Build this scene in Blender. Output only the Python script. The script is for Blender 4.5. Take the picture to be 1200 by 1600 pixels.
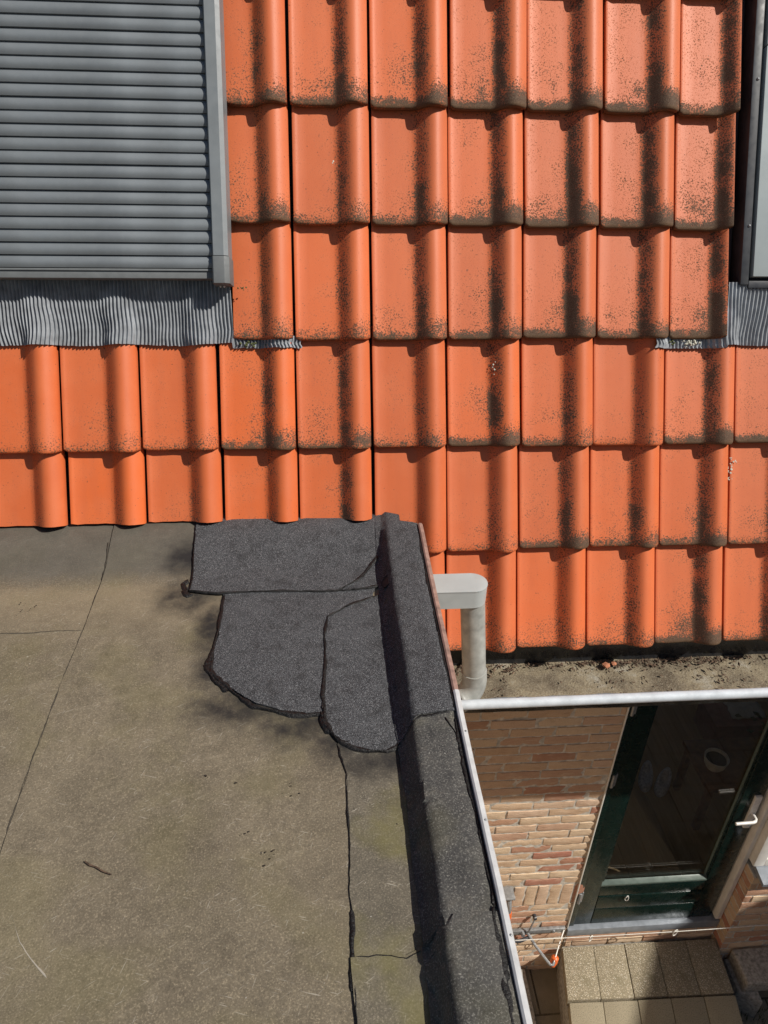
import bpy, bmesh, math, random
from mathutils import Vector, Matrix, noise, geometry
random.seed(7)
R = math.radians
sc = bpy.context.scene
for o in list(bpy.data.objects): bpy.data.objects.remove(o, do_unlink=True)
COL = sc.collection

# ------------------------------------------------------------------ camera
cam_d = bpy.data.cameras.new('camera'); cam = bpy.data.objects.new('camera', cam_d); COL.objects.link(cam)
pitch, roll, yaw = 0.5646, 0.0321, 0.0965
fw = Vector((math.sin(yaw)*math.cos(pitch), math.cos(yaw)*math.cos(pitch), -math.sin(pitch)))
rt = Vector((math.cos(yaw), -math.sin(yaw), 0)); upv = rt.cross(fw)
r2 = rt*math.cos(roll) + upv*math.sin(roll); u2 = -rt*math.sin(roll) + upv*math.cos(roll)
M = Matrix((r2, u2, -fw)).transposed().to_4x4(); M.translation = (0, 0, 4.5)
cam.matrix_world = M
cam_d.sensor_fit = 'HORIZONTAL'; cam_d.sensor_width = 36; cam_d.lens = 36*1202/1200
cam_d.clip_start = .05; cam_d.clip_end = 500
sc.camera = cam
sc.render.resolution_x, sc.render.resolution_y = 768, 1024

# ------------------------------------------------------------------ sky, sun, exposure
L = Vector((.70, -.40, .87)).normalized()
w = bpy.data.worlds.new('World'); sc.world = w; w.use_nodes = True
nt = w.node_tree; bg = nt.nodes['Background']; sky = nt.nodes.new('ShaderNodeTexSky')
sky.sky_type = 'NISHITA'; sky.sun_disc = False
sky.sun_elevation = math.asin(L.z); sky.sun_rotation = math.atan2(L.x, L.y)
nt.links.new(sky.outputs[0], bg.inputs[0]); bg.inputs[1].default_value = .056
sd = bpy.data.lights.new('sun', 'SUN'); sd.energy = 4.6; sd.angle = R(.55); sd.color = (1, .94, .85)
sun = bpy.data.objects.new('sun', sd); COL.objects.link(sun)
sun.rotation_euler = L.to_track_quat('Z', 'Y').to_euler(); sun.location = (8, -4, 12)
sc.view_settings.view_transform = 'Standard'; sc.view_settings.look = 'None'
sc.view_settings.gamma = 1; sc.view_settings.exposure = 0.18; sc.view_settings.use_curve_mapping = False

# ------------------------------------------------------------------ helpers
def link(o, parent=None):
    COL.objects.link(o)
    if parent: o.parent = parent
    return o
def tag(o, label=None, cat=None, group=None, kind=None):
    for k, v in (('label', label), ('category', cat), ('group', group), ('kind', kind)):
        if v: o[k] = v
    return o
def empty(name, loc=(0, 0, 0), parent=None):
    o = bpy.data.objects.new(name, None); o.location = loc; o.empty_display_size = .1
    return link(o, parent)
def smooth(me, ang=40):
    for p in me.polygons: p.use_smooth = True
    try: me.set_sharp_from_angle(angle=R(ang))
    except Exception: pass
def mesh(name, bm, mat, sm=40):
    bmesh.ops.recalc_face_normals(bm, faces=bm.faces)
    me = bpy.data.meshes.new(name); bm.to_mesh(me); bm.free()
    me.materials.append(mat)
    if sm: smooth(me, sm)
    return me
def obj(name, bm, mat, parent=None, loc=(0, 0, 0), rot=(0, 0, 0), sm=40):
    me = bm if isinstance(bm, bpy.types.Mesh) else mesh(name, bm, mat, sm)
    o = bpy.data.objects.new(name, me); o.location = loc; o.rotation_euler = rot
    return link(o, parent)
def bevel(bm, r, seg=2):
    if r: bmesh.ops.bevel(bm, geom=bm.edges[:], offset=r, segments=seg, affect='EDGES', profile=.6)
def box(lo, hi, bev=0, bm=None, seg=2):
    b = bmesh.new()
    bmesh.ops.create_cube(b, size=1)
    for v in b.verts:
        for i in range(3): v.co[i] = lo[i] + (v.co[i] + .5)*(hi[i] - lo[i])
    bevel(b, bev, seg)
    if bm is None: return b
    return merge(bm, b)
def merge(bm, b):
    me = bpy.data.meshes.new('tmp'); b.to_mesh(me); b.free(); bm.from_mesh(me); bpy.data.meshes.remove(me); return bm
def tube(pts, rad, seg=12, cap=True, bm=None):
    bm = bm or bmesh.new(); pts = [Vector(p) for p in pts]; rings = []
    n = len(pts); ref = None
    for i, p in enumerate(pts):
        t = (pts[min(i+1, n-1)] - pts[max(i-1, 0)]).normalized()
        if ref is None: ref = t.orthogonal().normalized()
        ref = (ref - t*ref.dot(t)).normalized(); bi = t.cross(ref)
        rr = rad[i] if isinstance(rad, (list, tuple)) else rad
        rings.append([bm.verts.new(p + (ref*math.cos(2*math.pi*k/seg) + bi*math.sin(2*math.pi*k/seg))*rr) for k in range(seg)])
    for a, b in zip(rings, rings[1:]):
        for k in range(seg): bm.faces.new((a[k], a[(k+1) % seg], b[(k+1) % seg], b[k]))
    if cap: bm.faces.new(rings[0]); bm.faces.new(rings[-1])
    return bm
def prism(poly, axis, a, b, bev=0):
    """polygon in the two other axes, extruded along axis from a to b"""
    bm = bmesh.new()
    def P(q, t):
        c = list(q); c.insert(axis, t); return c
    v0 = [bm.verts.new(P(q, a)) for q in poly]; v1 = [bm.verts.new(P(q, b)) for q in poly]
    n = len(poly)
    for i in range(n): bm.faces.new((v0[i], v0[(i+1) % n], v1[(i+1) % n], v1[i]))
    bm.faces.new(v0); bm.faces.new(v1)
    bevel(bm, bev)
    return bm
def sst(a, b, x):
    t = max(0, min(1, (x-a)/(b-a))); return t*t*(3-2*t)
def nz(x, y, z=0): return noise.noise(Vector((x, y, z)))

# ------------------------------------------------------------------ material kit
class N:
    def __init__(s, name):
        s.m = bpy.data.materials.new(name); s.m.use_nodes = True
        s.t = s.m.node_tree; s.b = s.t.nodes['Principled BSDF']
    def n(s, typ, **kw):
        x = s.t.nodes.new('ShaderNode'+typ)
        for k, v in kw.items(): setattr(x, k, v)
        return x
    def put(s, sock, v):
        if hasattr(v, 'links'): s.t.links.new(v, sock)
        elif v is not None:
            if isinstance(v, tuple) and len(v) == 3 and sock.type == 'RGBA': v = v + (1,)
            sock.default_value = v
    def co(s, kind='Object'): return s.n('TexCoord').outputs[kind]
    def math(s, op, a, b=None, c=None, clamp=False):
        x = s.n('Math', operation=op); x.use_clamp = clamp
        s.put(x.inputs[0], a)
        if b is not None: s.put(x.inputs[1], b)
        if c is not None: s.put(x.inputs[2], c)
        return x.outputs[0]
    def vm(s, op, a, b=None):
        x = s.n('VectorMath', operation=op); s.put(x.inputs[0], a)
        if b is not None: s.put(x.inputs[1], b)
        return x.outputs[0]
    def map(s, v, sc=(1, 1, 1), rot=(0, 0, 0), loc=(0, 0, 0)):
        x = s.n('Mapping'); s.put(x.inputs[0], v); x.inputs[1].default_value = loc
        x.inputs[2].default_value = rot; x.inputs[3].default_value = sc; return x.outputs[0]
    def noise(s, v, scale, detail=3, rough=.55, dist=0):
        x = s.n('TexNoise'); s.put(x.inputs['Vector'], v); x.inputs['Scale'].default_value = scale
        x.inputs['Detail'].default_value = detail; x.inputs['Roughness'].default_value = rough
        x.inputs['Distortion'].default_value = dist; return x.outputs['Fac']
    def vor(s, v, scale, out='Distance', feature='F1'):
        x = s.n('TexVoronoi', feature=feature); s.put(x.inputs['Vector'], v); x.inputs['Scale'].default_value = scale
        return x.outputs[out]
    def ss(s, v, a, b, lo=0., hi=1.):
        x = s.n('MapRange', interpolation_type='SMOOTHSTEP'); s.put(x.inputs[0], v)
        s.put(x.inputs[1], a); s.put(x.inputs[2], b); s.put(x.inputs[3], lo); s.put(x.inputs[4], hi); return x.outputs[0]
    def mix(s, f, a, b, mode='MIX'):
        x = s.n('Mix', data_type='RGBA', blend_type=mode); s.put(x.inputs[0], f); s.put(x.inputs[6], a); s.put(x.inputs[7], b)
        return x.outputs[2]
    def ramp(s, f, stops, interp='LINEAR'):
        x = s.n('ValToRGB'); s.put(x.inputs[0], f); e = x.color_ramp; e.interpolation = interp
        while len(e.elements) < len(stops): e.elements.new(.5)
        for el, (p, c) in zip(e.elements, stops): el.position = p; el.color = c + (1,)
        return x.outputs[0]
    def rnd(s): return s.n('ObjectInfo').outputs['Random']
    def attr(s, name): return s.n('Attribute', attribute_type='OBJECT', attribute_name=name).outputs['Fac']
    def sep(s, v): return s.n('SeparateXYZ').outputs, s.t.nodes[-1]
    def xyz(s, v):
        x = s.n('SeparateXYZ'); s.put(x.inputs[0], v); return x.outputs
    def bump(s, h, strength, dist=.002):
        x = s.n('Bump'); s.put(x.inputs['Height'], h); x.inputs['Strength'].default_value = strength
        x.inputs['Distance'].default_value = dist; s.put(s.b.inputs['Normal'], x.outputs[0])
    def done(s, col=None, rough=None, metal=None, spec=None):
        s.put(s.b.inputs['Base Color'], col); s.put(s.b.inputs['Roughness'], rough)
        s.put(s.b.inputs['Metallic'], metal); s.put(s.b.inputs['Specular IOR Level'], spec)
        return s.m
def simple(name, col, rough=.5, metal=0, var=.12, scale=25, bump=0, spec=None):
    k = N(name); c = k.co(); n = k.noise(c, scale, 4)
    dark = tuple(x*(1-var*1.6) for x in col); lite = tuple(min(1, x*(1+var)) for x in col)
    cc = k.ramp(n, [(.3, dark), (.7, lite)])
    rr = k.ss(k.noise(c, scale*2.3, 3), .3, .7, max(0, rough-.08), min(1, rough+.1))
    if bump: k.bump(k.noise(c, scale*8, 3), bump)
    return k.done(cc, rr, metal, spec)

W = .25; PITCH = .3553                                  # tile cover width and row pitch
def m_tile():
    k = N('clay_tile'); c = k.co(); r = k.rnd(); moss = k.attr('moss'); hue = k.attr('hue')
    comb = k.n('CombineXYZ'); s3 = k.math('MULTIPLY', r, 37.); k.put(comb.inputs[0], s3); k.put(comb.inputs[1], s3); k.put(comb.inputs[2], s3)
    v = k.vm('ADD', c, comb.outputs[0])
    x, y, z = k.xyz(c)
    n0 = k.noise(v, 9, 3); n1 = k.noise(v, 46, 4, .6); n2 = k.noise(v, 430, 3, .7); nl = k.noise(k.map(v, (30, 4, 30)), 1, 3)
    yj = k.math('ADD', y, k.math('MULTIPLY', k.math('SUBTRACT', n1, .5), -.035))
    roll_ = k.ss(x, .52*W, .72*W)
    lipw = k.math('MULTIPLY_ADD', roll_, .026, .030)
    lip = k.ss(yj, k.math('MULTIPLY', lipw, .15), k.math('MULTIPLY', lipw, 1.9), 1., 0.)
    fl = k.math('MULTIPLY', k.ss(x, .48*W, .61*W), k.ss(x, .64*W, .80*W, 1., 0.))
    fl = k.math('MULTIPLY', fl, k.ss(n0, .3, .62, .70, 1.15))
    fl = k.math('MULTIPLY', fl, k.ss(y, .05, .33, 1.1, .72))
    wide = k.math('MULTIPLY', k.math('MULTIPLY', k.ss(x, .02*W, .5*W, .35, .7), k.ss(x, .66*W, .82*W, 1., .25)), k.ss(y, .0, .2, .9, .32))
    wide = k.math('MULTIPLY', wide, k.ss(n0, .38, .66, .25, 1.2))
    d = k.math('MAXIMUM', k.math('MULTIPLY', lip, 1.12), k.math('MULTIPLY', fl, .86))
    d = k.math('MAXIMUM', d, k.math('MULTIPLY', wide, 1.0))
    d = k.math('MULTIPLY', d, k.math('MULTIPLY_ADD', moss, .88, .13))
    d = k.math('MULTIPLY', d, k.ss(k.noise(v, 13, 3, .6), .34, .62, .72, 1.18))
    g1 = k.noise(v, 200, 4, .68); gs = k.ss(g1, .33, .67)
    cov = k.math('MULTIPLY', d, 1.12)
    mask = k.ss(gs, k.math('SUBTRACT', .94, k.math('MULTIPLY', cov, 1.06)), k.math('SUBTRACT', 1.26, k.math('MULTIPLY', cov, 1.06)))
    mask = k.math('MAXIMUM', mask, k.math('MULTIPLY', k.ss(cov, .42, .95), k.ss(n1, .3, .6, .45, .95)))
    sp = k.noise(v, 230, 1, .5); nc = k.noise(v, 22, 3, .6)
    ds = k.math('MULTIPLY', k.math('MULTIPLY', moss, k.ss(nc, .36, .66, .15, 1.)), k.math('MULTIPLY_ADD', wide, .75, .30))
    ts = k.math('MULTIPLY_ADD', ds, -.36, .80)
    mask = k.math('MAXIMUM', mask, k.math('MULTIPLY', k.ss(sp, ts, k.math('ADD', ts, .05)), .85))
    pits = k.ss(k.noise(v, 120, 1), .74, .78)
    base = k.mix(hue, (.60, .125, .031), (.57, .158, .068))
    base = k.mix(k.ss(r, 0, 1, 0., .48), base, (.43, .108, .042))
    base = k.mix(k.ss(n0, .35, .7, 0., .30), base, (.60, .175, .072))
    base = k.mix(k.ss(nl, .45, .72, 0., .18), base, (.40, .105, .05))
    base = k.mix(k.math('MULTIPLY', k.ss(n2, .55, .75), .25), base, (.42, .12, .06))
    mcol = k.mix(k.ss(n2, .35, .7), (.018, .016, .011), (.115, .10, .07))
    mcol = k.mix(k.math('MULTIPLY', k.ss(y, .0, .022, 1., 0.), .6), mcol, (.085, .060, .028))
    col = k.mix(k.math('MULTIPLY', mask, .93), base, mcol)
    col = k.mix(k.math('MULTIPLY', pits, .7), col, (.10, .045, .03))
    k.bump(k.math('ADD', k.math('MULTIPLY', n2, .5), k.math('MULTIPLY', mask, .9)), .35, .0016)
    return k.done(col, k.math('MULTIPLY_ADD', mask, .34, .50), 0, .32)

def stains(k, p):
    """soot smudges left by the torch beside the patches: (x, y, rx, ry)"""
    out = None
    for (sx, sy, rx, ry) in ((-.40, 1.845, .13, .10), (-.32, 1.70, .06, .16), (-.20, 1.40, .19, .10), (-.06, 1.345, .16, .11), (-.43, 2.02, .09, .10), (.03, 1.26, .09, .08), (.12, 1.20, .12, .06), (-.31, 1.53, .05, .1)):
        q = k.vm('LENGTH', k.map(p, (1/rx, 1/ry, 0), loc=(-sx/rx, -sy/ry, 0)))
        q = k.t.nodes[-1].outputs['Value']
        f = k.ss(k.math('ADD', q, k.math('MULTIPLY', k.math('SUBTRACT', k.noise(p, 22, 3), .5), .9)), .15, 1.2, 1., 0.)
        out = f if out is None else k.math('MAXIMUM', out, f)
    return out
def m_felt(name, tone=0, moss=0., smut=True):
    k = N(name); c = k.co()
    n0 = k.noise(c, 2.6, 5, .6, .4); n1 = k.noise(c, 14, 5, .65); n2 = k.noise(c, 270, 3, .75); n3 = k.noise(c, 60, 4, .65)
    st = k.noise(k.map(k.map(c, rot=(0, 0, -.35)), (1.5, 5, 1)), 8, 6, .7, .5)
    cols = [((.108, .090, .064), (.140, .117, .083), (.174, .145, .102)), ((.080, .071, .055), (.118, .103, .078), (.155, .136, .102)), ((.034, .034, .034), (.058, .057, .055), (.085, .082, .074))][tone]
    base = k.ramp(k.math('ADD', k.math('MULTIPLY', n0, .5), k.math('MULTIPLY', n1, .5)), [(.36, cols[0]), (.5, cols[1]), (.63, cols[2])])
    base = k.mix(k.ss(st, .52, .74, 0., .34 if tone == 0 else .15), base, (.25, .215, .16))
    base = k.mix(k.ss(n2, .50, .74, 0., .65 if tone < 2 else .9), base, tuple(min(1, x*(2.2 if tone < 2 else 3.)) for x in cols[2]))
    base = k.mix(k.ss(n2, .46, .28, 0., .6), base, tuple(x*.4 for x in cols[0]))
    base = k.mix(k.ss(n3, .52, .70, 0., .18), base, tuple(x*1.5 for x in cols[2])); base = k.mix(k.ss(n3, .48, .32, 0., .20), base, tuple(x*.6 for x in cols[0]))
    # fine pale scratches
    for i, (rot, sc_) in enumerate(((.55, 1.), (1.25, 1.15), (-.3, .9))):
        wv = k.noise(k.map(k.map(c, rot=(0, 0, -rot)), (22*sc_, 330*sc_, 1), loc=(i*3.1, 0, i*7.)), 1, 1)
        base = k.mix(k.math('MULTIPLY', k.ss(wv, .69, .75), k.ss(n1, .44, .58, 0., .75 if tone < 2 else .3)), base, (.34, .31, .26))
    base = k.mix(k.math('MULTIPLY', k.ss(k.noise(c, 130, 1), .79, .82), .7), base, (.42, .40, .36))
    if moss:
        base = k.mix(k.math('MULTIPLY', k.ss(k.noise(c, 5.5, 4), .44, .68), moss), base, (.155, .140, .045))
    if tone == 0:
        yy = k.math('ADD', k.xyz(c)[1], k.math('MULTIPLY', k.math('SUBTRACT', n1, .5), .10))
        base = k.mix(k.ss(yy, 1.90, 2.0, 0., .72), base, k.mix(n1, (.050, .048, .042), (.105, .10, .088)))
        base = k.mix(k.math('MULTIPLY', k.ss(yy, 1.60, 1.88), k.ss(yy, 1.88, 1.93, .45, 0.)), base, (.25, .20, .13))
    if smut:
        s_ = k.math('MULTIPLY', stains(k, c), k.ss(n1, .3, .6, .55, 1.))
        base = k.mix(k.math('MULTIPLY', s_, .95), base, (.014, .013, .014))
    k.bump(k.math('ADD', k.math('MULTIPLY', n2, .6), k.math('MULTIPLY', n3, .7)), .32, .0016)
    return k.done(base, k.ss(n3, .3, .7, .72, .95), 0, .3)
def m_newfelt():
    k = N('granulated_felt'); c = k.co(); n0 = k.noise(c, 9, 4); gx = k.xyz(k.vor(c, 800, 'Color')); n2 = k.noise(c, 380, 2, .75); nb = k.noise(c, 24, 4)
    base = k.ramp(n0, [(.3, (.034, .035, .039)), (.7, (.052, .054, .059))])
    base = k.mix(k.ss(n2, .50, .70, 0., .75), base, (.150, .157, .170))
    base = k.mix(k.ss(n2, .48, .34, 0., .95), base, (.006, .006, .007))
    base = k.mix(k.ss(gx[0], .86, .97, 0., .85), base, (.28, .285, .295))
    base = k.mix(k.ss(nb, .52, .72, 0., .35), base, (.080, .083, .090))
    base = k.mix(k.ss(nb, .48, .30, 0., .45), base, (.018, .018, .019))
    k.bump(k.math('ADD', n2, k.math('MULTIPLY', gx[1], .4)), .7, .0025)
    return k.done(base, .80, 0, .35)
def m_tar():
    k = N('black_bitumen'); c = k.co(); n = k.noise(c, 130, 4, .65)
    col = k.ramp(n, [(.35, (.005, .005, .005)), (.62, (.011, .010, .010)), (.78, (.05, .05, .05))])
    k.bump(n, .9, .004); return k.done(col, k.ss(n, .3, .7, .34, .7), 0, .35)
def m_brick():
    k = N('brick'); c = k.co(); r = k.rnd()
    comb = k.n('CombineXYZ'); k.put(comb.inputs[0], k.math('MULTIPLY', r, 11.)); k.put(comb.inputs[1], k.math('MULTIPLY', r, 23.))
    v = k.vm('ADD', c, comb.outputs[0])
    n1 = k.noise(k.map(v, (14, 30, 60)), 1, 5, .65, .6); n2 = k.noise(v, 260, 3, .65); n0 = k.noise(v, 10, 2)
    base = k.ramp(r, [(0, (.64, .50, .35)), (.22, (.60, .44, .30)), (.36, (.55, .39, .26)), (.52, (.60, .44, .32)), (.62, (.47, .285, .19)), (.74, (.43, .225, .15)), (.86, (.40, .175, .125)), (1, (.54, .39, .27))])
    base = k.mix(k.ss(n1, .45, .7, 0., .32), base, (.68, .55, .40))
    base = k.mix(k.ss(n1, .44, .27, 0., .4), base, (.33, .21, .14))
    base = k.mix(k.ss(n2, .5, .3, 0., .35), base, (.22, .13, .08))
    base = k.mix(k.ss(n0, .5, .75, 0., .25), base, (.40, .24, .15))
    k.bump(k.math('ADD', k.math('MULTIPLY', n1, 1.6), k.math('MULTIPLY', n2, .6)), .6, .004)
    return k.done(base, .9, 0, .2)
def m_slab(name, agg):
    k = N(name); c = k.co(); r = k.rnd(); v = k.vm('ADD', c, k.vm('MULTIPLY', (1, 1, 0), (3, 5, 0)))
    vc = k.vor(c, 165, 'Color'); vd = k.vor(c, 165); x = k.xyz(vc)
    n0 = k.noise(c, 8, 4); n2 = k.noise(c, 170, 3, .7)
    mat = k.mix(n0, (.27, .23, .155), (.44, .385, .275))
    mat = k.mix(k.ss(r, 0, 1, 0., .3), mat, (.18, .16, .12))
    if agg:
        st = k.ramp(x[0], [(0, (.27, .225, .15)), (.5, (.42, .36, .26)), (.8, (.52, .46, .35)), (.95, (.52, .48, .40)), (1, (.66, .63, .56))])
        mat = k.mix(.5, mat, (.15, .125, .08)); mat = k.mix(k.ss(vd, .52, .30, 0., 1.), mat, st)
    else:
        mat = k.mix(k.ss(n2, .5, .75, 0., .6), mat, (.42, .38, .28)); mat = k.mix(k.ss(n2, .5, .3, 0., .6), mat, (.08, .07, .05))
    mat = k.mix(k.ss(n0, .52, .75, 0., .5), mat, (.12, .105, .055))
    k.bump(k.math('SUBTRACT', n2, k.math('MULTIPLY', vd, 1.2 if agg else .2)), .6, .003)
    return k.done(mat, .9, 0, .25)
def m_glass():
    k = N('door_glass'); t = k.t; t.nodes.remove(k.b)
    tr = k.n('BsdfTransparent'); tr.inputs[0].default_value = (.94, .95, .94, 1)
    gl = k.n('BsdfGlossy'); gl.inputs['Roughness'].default_value = .01; gl.inputs[0].default_value = (1, 1, 1, 1)
    fr = k.n('Fresnel'); ge = k.n('NewGeometry'); k.put(fr.inputs[0], k.math('MULTIPLY_ADD', ge.outputs['Backfacing'], 1/1.55-1.55, 1.55)); mx = k.n('MixShader')
    t.links.new(k.math('MULTIPLY', fr.outputs[0], 1.15, clamp=True), mx.inputs[0]); t.links.new(tr.outputs[0], mx.inputs[1]); t.links.new(gl.outputs[0], mx.inputs[2])
    t.links.new(mx.outputs[0], t.nodes['Material Output'].inputs[0]); return k.m
def m_gutterfloor():
    k = N('gutter_silt'); c = k.co(); n0 = k.noise(c, 7, 5, .65); n2 = k.noise(c, 150, 4, .7)
    col = k.ramp(n0, [(.33, (.09, .07, .048)), (.47, (.17, .14, .098)), (.58, (.24, .20, .135)), (.70, (.34, .32, .27))])
    col = k.mix(k.ss(n2, .5, .72, 0., .5), col, (.40, .36, .28)); col = k.mix(k.ss(n2, .46, .3, 0., .7), col, (.07, .055, .04))
    k.bump(k.math('ADD', n0, n2), .8, .006); return k.done(col, .92, 0, .2)
def m_ground():
    k = N('ground_paving'); c = k.co()
    br = k.n('TexBrick'); k.put(br.inputs['Vector'], c); br.inputs['Scale'].default_value = 1; br.inputs['Brick Width'].default_value = .3; br.inputs['Row Height'].default_value = .3
    br.inputs['Mortar Size'].default_value = .006; br.inputs['Color1'].default_value = (.32, .285, .22, 1); br.inputs['Color2'].default_value = (.25, .22, .165, 1); br.inputs['Mortar'].default_value = (.04, .035, .025, 1)
    n0 = k.noise(c, 6, 5, .65); n2 = k.noise(c, 160, 3)
    col = k.mix(k.ss(n0, .35, .7, 0., .6), br.outputs[0], (.16, .14, .10)); col = k.mix(k.ss(n2, .5, .75, 0., .5), col, (.26, .23, .17))
    k.bump(n2, .5, .004); return k.done(col, .93, 0, .2)
def m_wood():
    k = N('floor_boards'); c = k.co(); n = k.noise(k.map(c, (40, 3, 1)), 1, 5, .6, .5)
    return k.done(k.ramp(n, [(.3, (.32, .21, .10)), (.7, (.45, .31, .165))]), .45)
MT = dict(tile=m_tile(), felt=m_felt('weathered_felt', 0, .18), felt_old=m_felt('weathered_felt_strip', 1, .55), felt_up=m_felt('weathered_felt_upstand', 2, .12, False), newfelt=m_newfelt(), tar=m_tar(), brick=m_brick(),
    slab_a=m_slab('aggregate_slab', True), slab_b=m_slab('concrete_slab', False), glass=m_glass(), silt=m_gutterfloor(), ground=m_ground(), wood=m_wood(),
    underlay=simple('roof_underlay', (.018, .018, .02), .8), mortar=simple('mortar', (.56, .525, .46), .95, var=.25, scale=40, bump=.5),
    slat=simple('shutter_slat', (.155, .173, .188), .45, 0, .13, 7), rail=simple('shutter_rail', (.170, .188, .200), .45, 0, .06, 14), cap=simple('shutter_endcap', (.125, .135, .140), .6, 0, .08, 30),
    dark=simple('anthracite_metal', (.032, .035, .042), .45, 0, .15, 18), lead=simple('pleated_flashing', (.28, .30, .325), .52, 0, .18, 30), panel=simple('window_cover', (.33, .375, .385), .4, 0, .05, 8),
    pvc=simple('grey_plastic', (.345, .355, .335), .46, 0, .20, 22), pvc2=simple('grey_plastic_hood', (.40, .43, .43), .38, 0, .05, 14), zinc=simple('zinc_bead', (.50, .55, .60), .62, 0, .10, 22), trim=simple('roof_trim', (.52, .53, .54), .5, 0, .12, 30), trim_rust=simple('roof_trim_stained', (.30, .185, .150), .7, 0, .25, 40),
    green=simple('green_door_paint', (.0035, .014, .0115), .25, 0, .15, 12), bead=simple('glazing_bead', (.085, .115, .10), .35, 0, .1, 20), white=simple('white_paint', (.72, .71, .67), .45, 0, .07, 14), steel=simple('brushed_steel', (.74, .73, .70), .38, .1, .08, 60), galv=simple('galvanised_steel', (.30, .31, .32), .45, .5, .2, 50), sill=simple('aluminium_sill', (.26, .29, .33), .4, .2, .12, 25),
    orange=simple('orange_plastic', (.70, .14, .03), .45, 0, .1, 30), cord=simple('white_cord', (.62, .60, .55), .7, 0, .1, 80), concrete=simple('concrete', (.36, .34, .30), .93, 0, .3, 60, .6), room=simple('room_plaster', (.42, .37, .29), .9), table=simple('brown_table', (.16, .075, .03), .5, 0, .25, 20), pot=simple('white_pot', (.62, .61, .57), .4), soil=simple('potting_soil', (.03, .022, .015), .95, 0, .4, 90), felt_grey=simple('slipper_felt', (.62, .61, .62), .95, 0, .25, 60), pink=simple('pink_box', (.32, .17, .15), .8), cloth=simple('white_cloth', (.55, .55, .54), .9), leaf=simple('plant_leaf', (.07, .10, .05), .6, 0, .3, 30),
    litter=simple('dead_leaves', (.11, .07, .045), .9, 0, .5, 60), moss=simple('moss', (.085, .10, .035), .95, 0, .4, 120), lichen=simple('white_lichen', (.55, .55, .47), .95, 0, .3, 90), render=simple('shading_house_render', (.42, .36, .29), .9, 0, .15, 6), roofdark=simple('shading_house_roof', (.10, .085, .08), .8, 0, .2, 8), grass=simple('grass_blades', (.05, .075, .025), .8, 0, .4, 40), clamp=simple('shard', (.42, .17, .09), .9, 0, .3, 50))

# ------------------------------------------------------------------ ground
bm = bmesh.new(); bmesh.ops.create_grid(bm, x_segments=4, y_segments=4, size=120)
tag(obj('ground', bm, MT['ground'], loc=(0, 0, -.285)), kind='structure')

# ------------------------------------------------------------------ house
house = empty('house', (0, 2.35, 0))
tag(house, 'brick house with steep orange tiled roof, dark green glass door and roof windows', 'house')
HY = -2.35                                        # house origin is on the wall line
def hobj(name, bm, mat, parent=house, sm=40):
    """mesh in world coordinates, parented under the house or one of its parts (parts sit at house origin)"""
    if not isinstance(bm, bpy.types.Mesh): bmesh.ops.translate(bm, verts=bm.verts, vec=(0, HY, 0))
    return obj(name, bm, mat, parent, sm=sm)

# roof: local x across, y up the slope, z out of the slope
SL = R(66.01); RO = Vector((0, 2.338, 3.4595))
roof = obj('roof', box((-2.4, -.83, -.15), (3.5, 2.7, -.075)), MT['underlay'], house, loc=RO+Vector((0, HY, 0)), rot=(SL, 0, 0))
X0 = -.3235
def prof(u):                                       # height of the tile surface across its width, u in 0..1
    h = .006*(1-sst(.015, .095, u))
    q = (u-.795)/(.235 if u < .795 else .225); arch = max(0., 1-q*q)
    if u < .795: arch = .5*arch + .5*sst(.565, .790, u)
    return h + .0430*arch
LEN = PITCH + .045
def zt(y): return -.030*y/PITCH
_tm = {}
def tile_mesh(u0=0., u1=1., y0=0., var=0):
    key = (round(u0, 3), round(u1, 3), round(y0, 3), var)
    if key in _tm: return _tm[key]
    rs = random.Random(int((u0*7+u1*13+y0*31)*100)+var)
    a, b = max(u0, .014), min(u1, .976)
    us = [u for u in (.012, .03, .06, .095, .2, .35, .46, .52, .57, .595, .605, .615, .63, .64, .68, .72, .76, .80, .83, .86, .90, .94, .96, .976) if a < u < b]
    us = [a] + us + [b]
    cut = y0 > 0
    ys = ([(y0, -.013), (y0, 0)] if cut else [(.002, -.026), (0, -.012), (.0015, -.005), (.005, -.0013), (.011, 0)]) + [(y, 0) for y in (.03, .08, .15, .23, .31, LEN) if y > y0+.02]
    bm = bmesh.new(); grid = []
    ph = rs.uniform(0, 9)
    for j, (y, dz) in enumerate(ys):
        row = []
        for i, u in enumerate(us):
            edge = min(u-a, b-u)*W
            rnd_ = 0 if cut else .006*(1-sst(0, .014, edge))*(1-sst(0, .02, y))
            yy = y + rnd_ + (.0018*nz(u*9+ph, 0, var) if y < .02 and not cut else 0) + (.0025*nz(u*14+ph, 3, var) if cut and j < 2 else 0)
            h = prof(u) + zt(y) + dz + .0012*nz(u*5+ph, y*12, var) - .003*(1-sst(0, .006, edge))
            row.append(bm.verts.new((u*W, yy, h)))
        grid.append(row)
    for r_, s_ in zip(grid, grid[1:]):
        for i in range(len(us)-1): bm.faces.new((r_[i], r_[i+1], s_[i+1], s_[i]))
    for col in (0, -1):                            # side skirts
        sk = [bm.verts.new((r_[col].co.x, r_[col].co.y, r_[col].co.z-(.020 if k else .002))) for k, r_ in enumerate(grid)]
        for k in range(len(grid)-1): bm.faces.new((grid[k][col], grid[k+1][col], sk[k+1], sk[k]))
    me = mesh('tile', bm, MT['tile'], 50); _tm[key] = me; return me
def moss_of(c, r):
    m = .30 + .085*(c+1) if c < 4 else .72
    m += {-2: .15, -1: .15, 0: .15, 1: .18, 2: .14, 3: -.02, 4: -.12, 5: -.2}[r]
    if r >= 3 and c <= 0: m = .36 + .05*c
    if r >= 4 and c in (2, 3): m = .22
    return m
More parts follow.
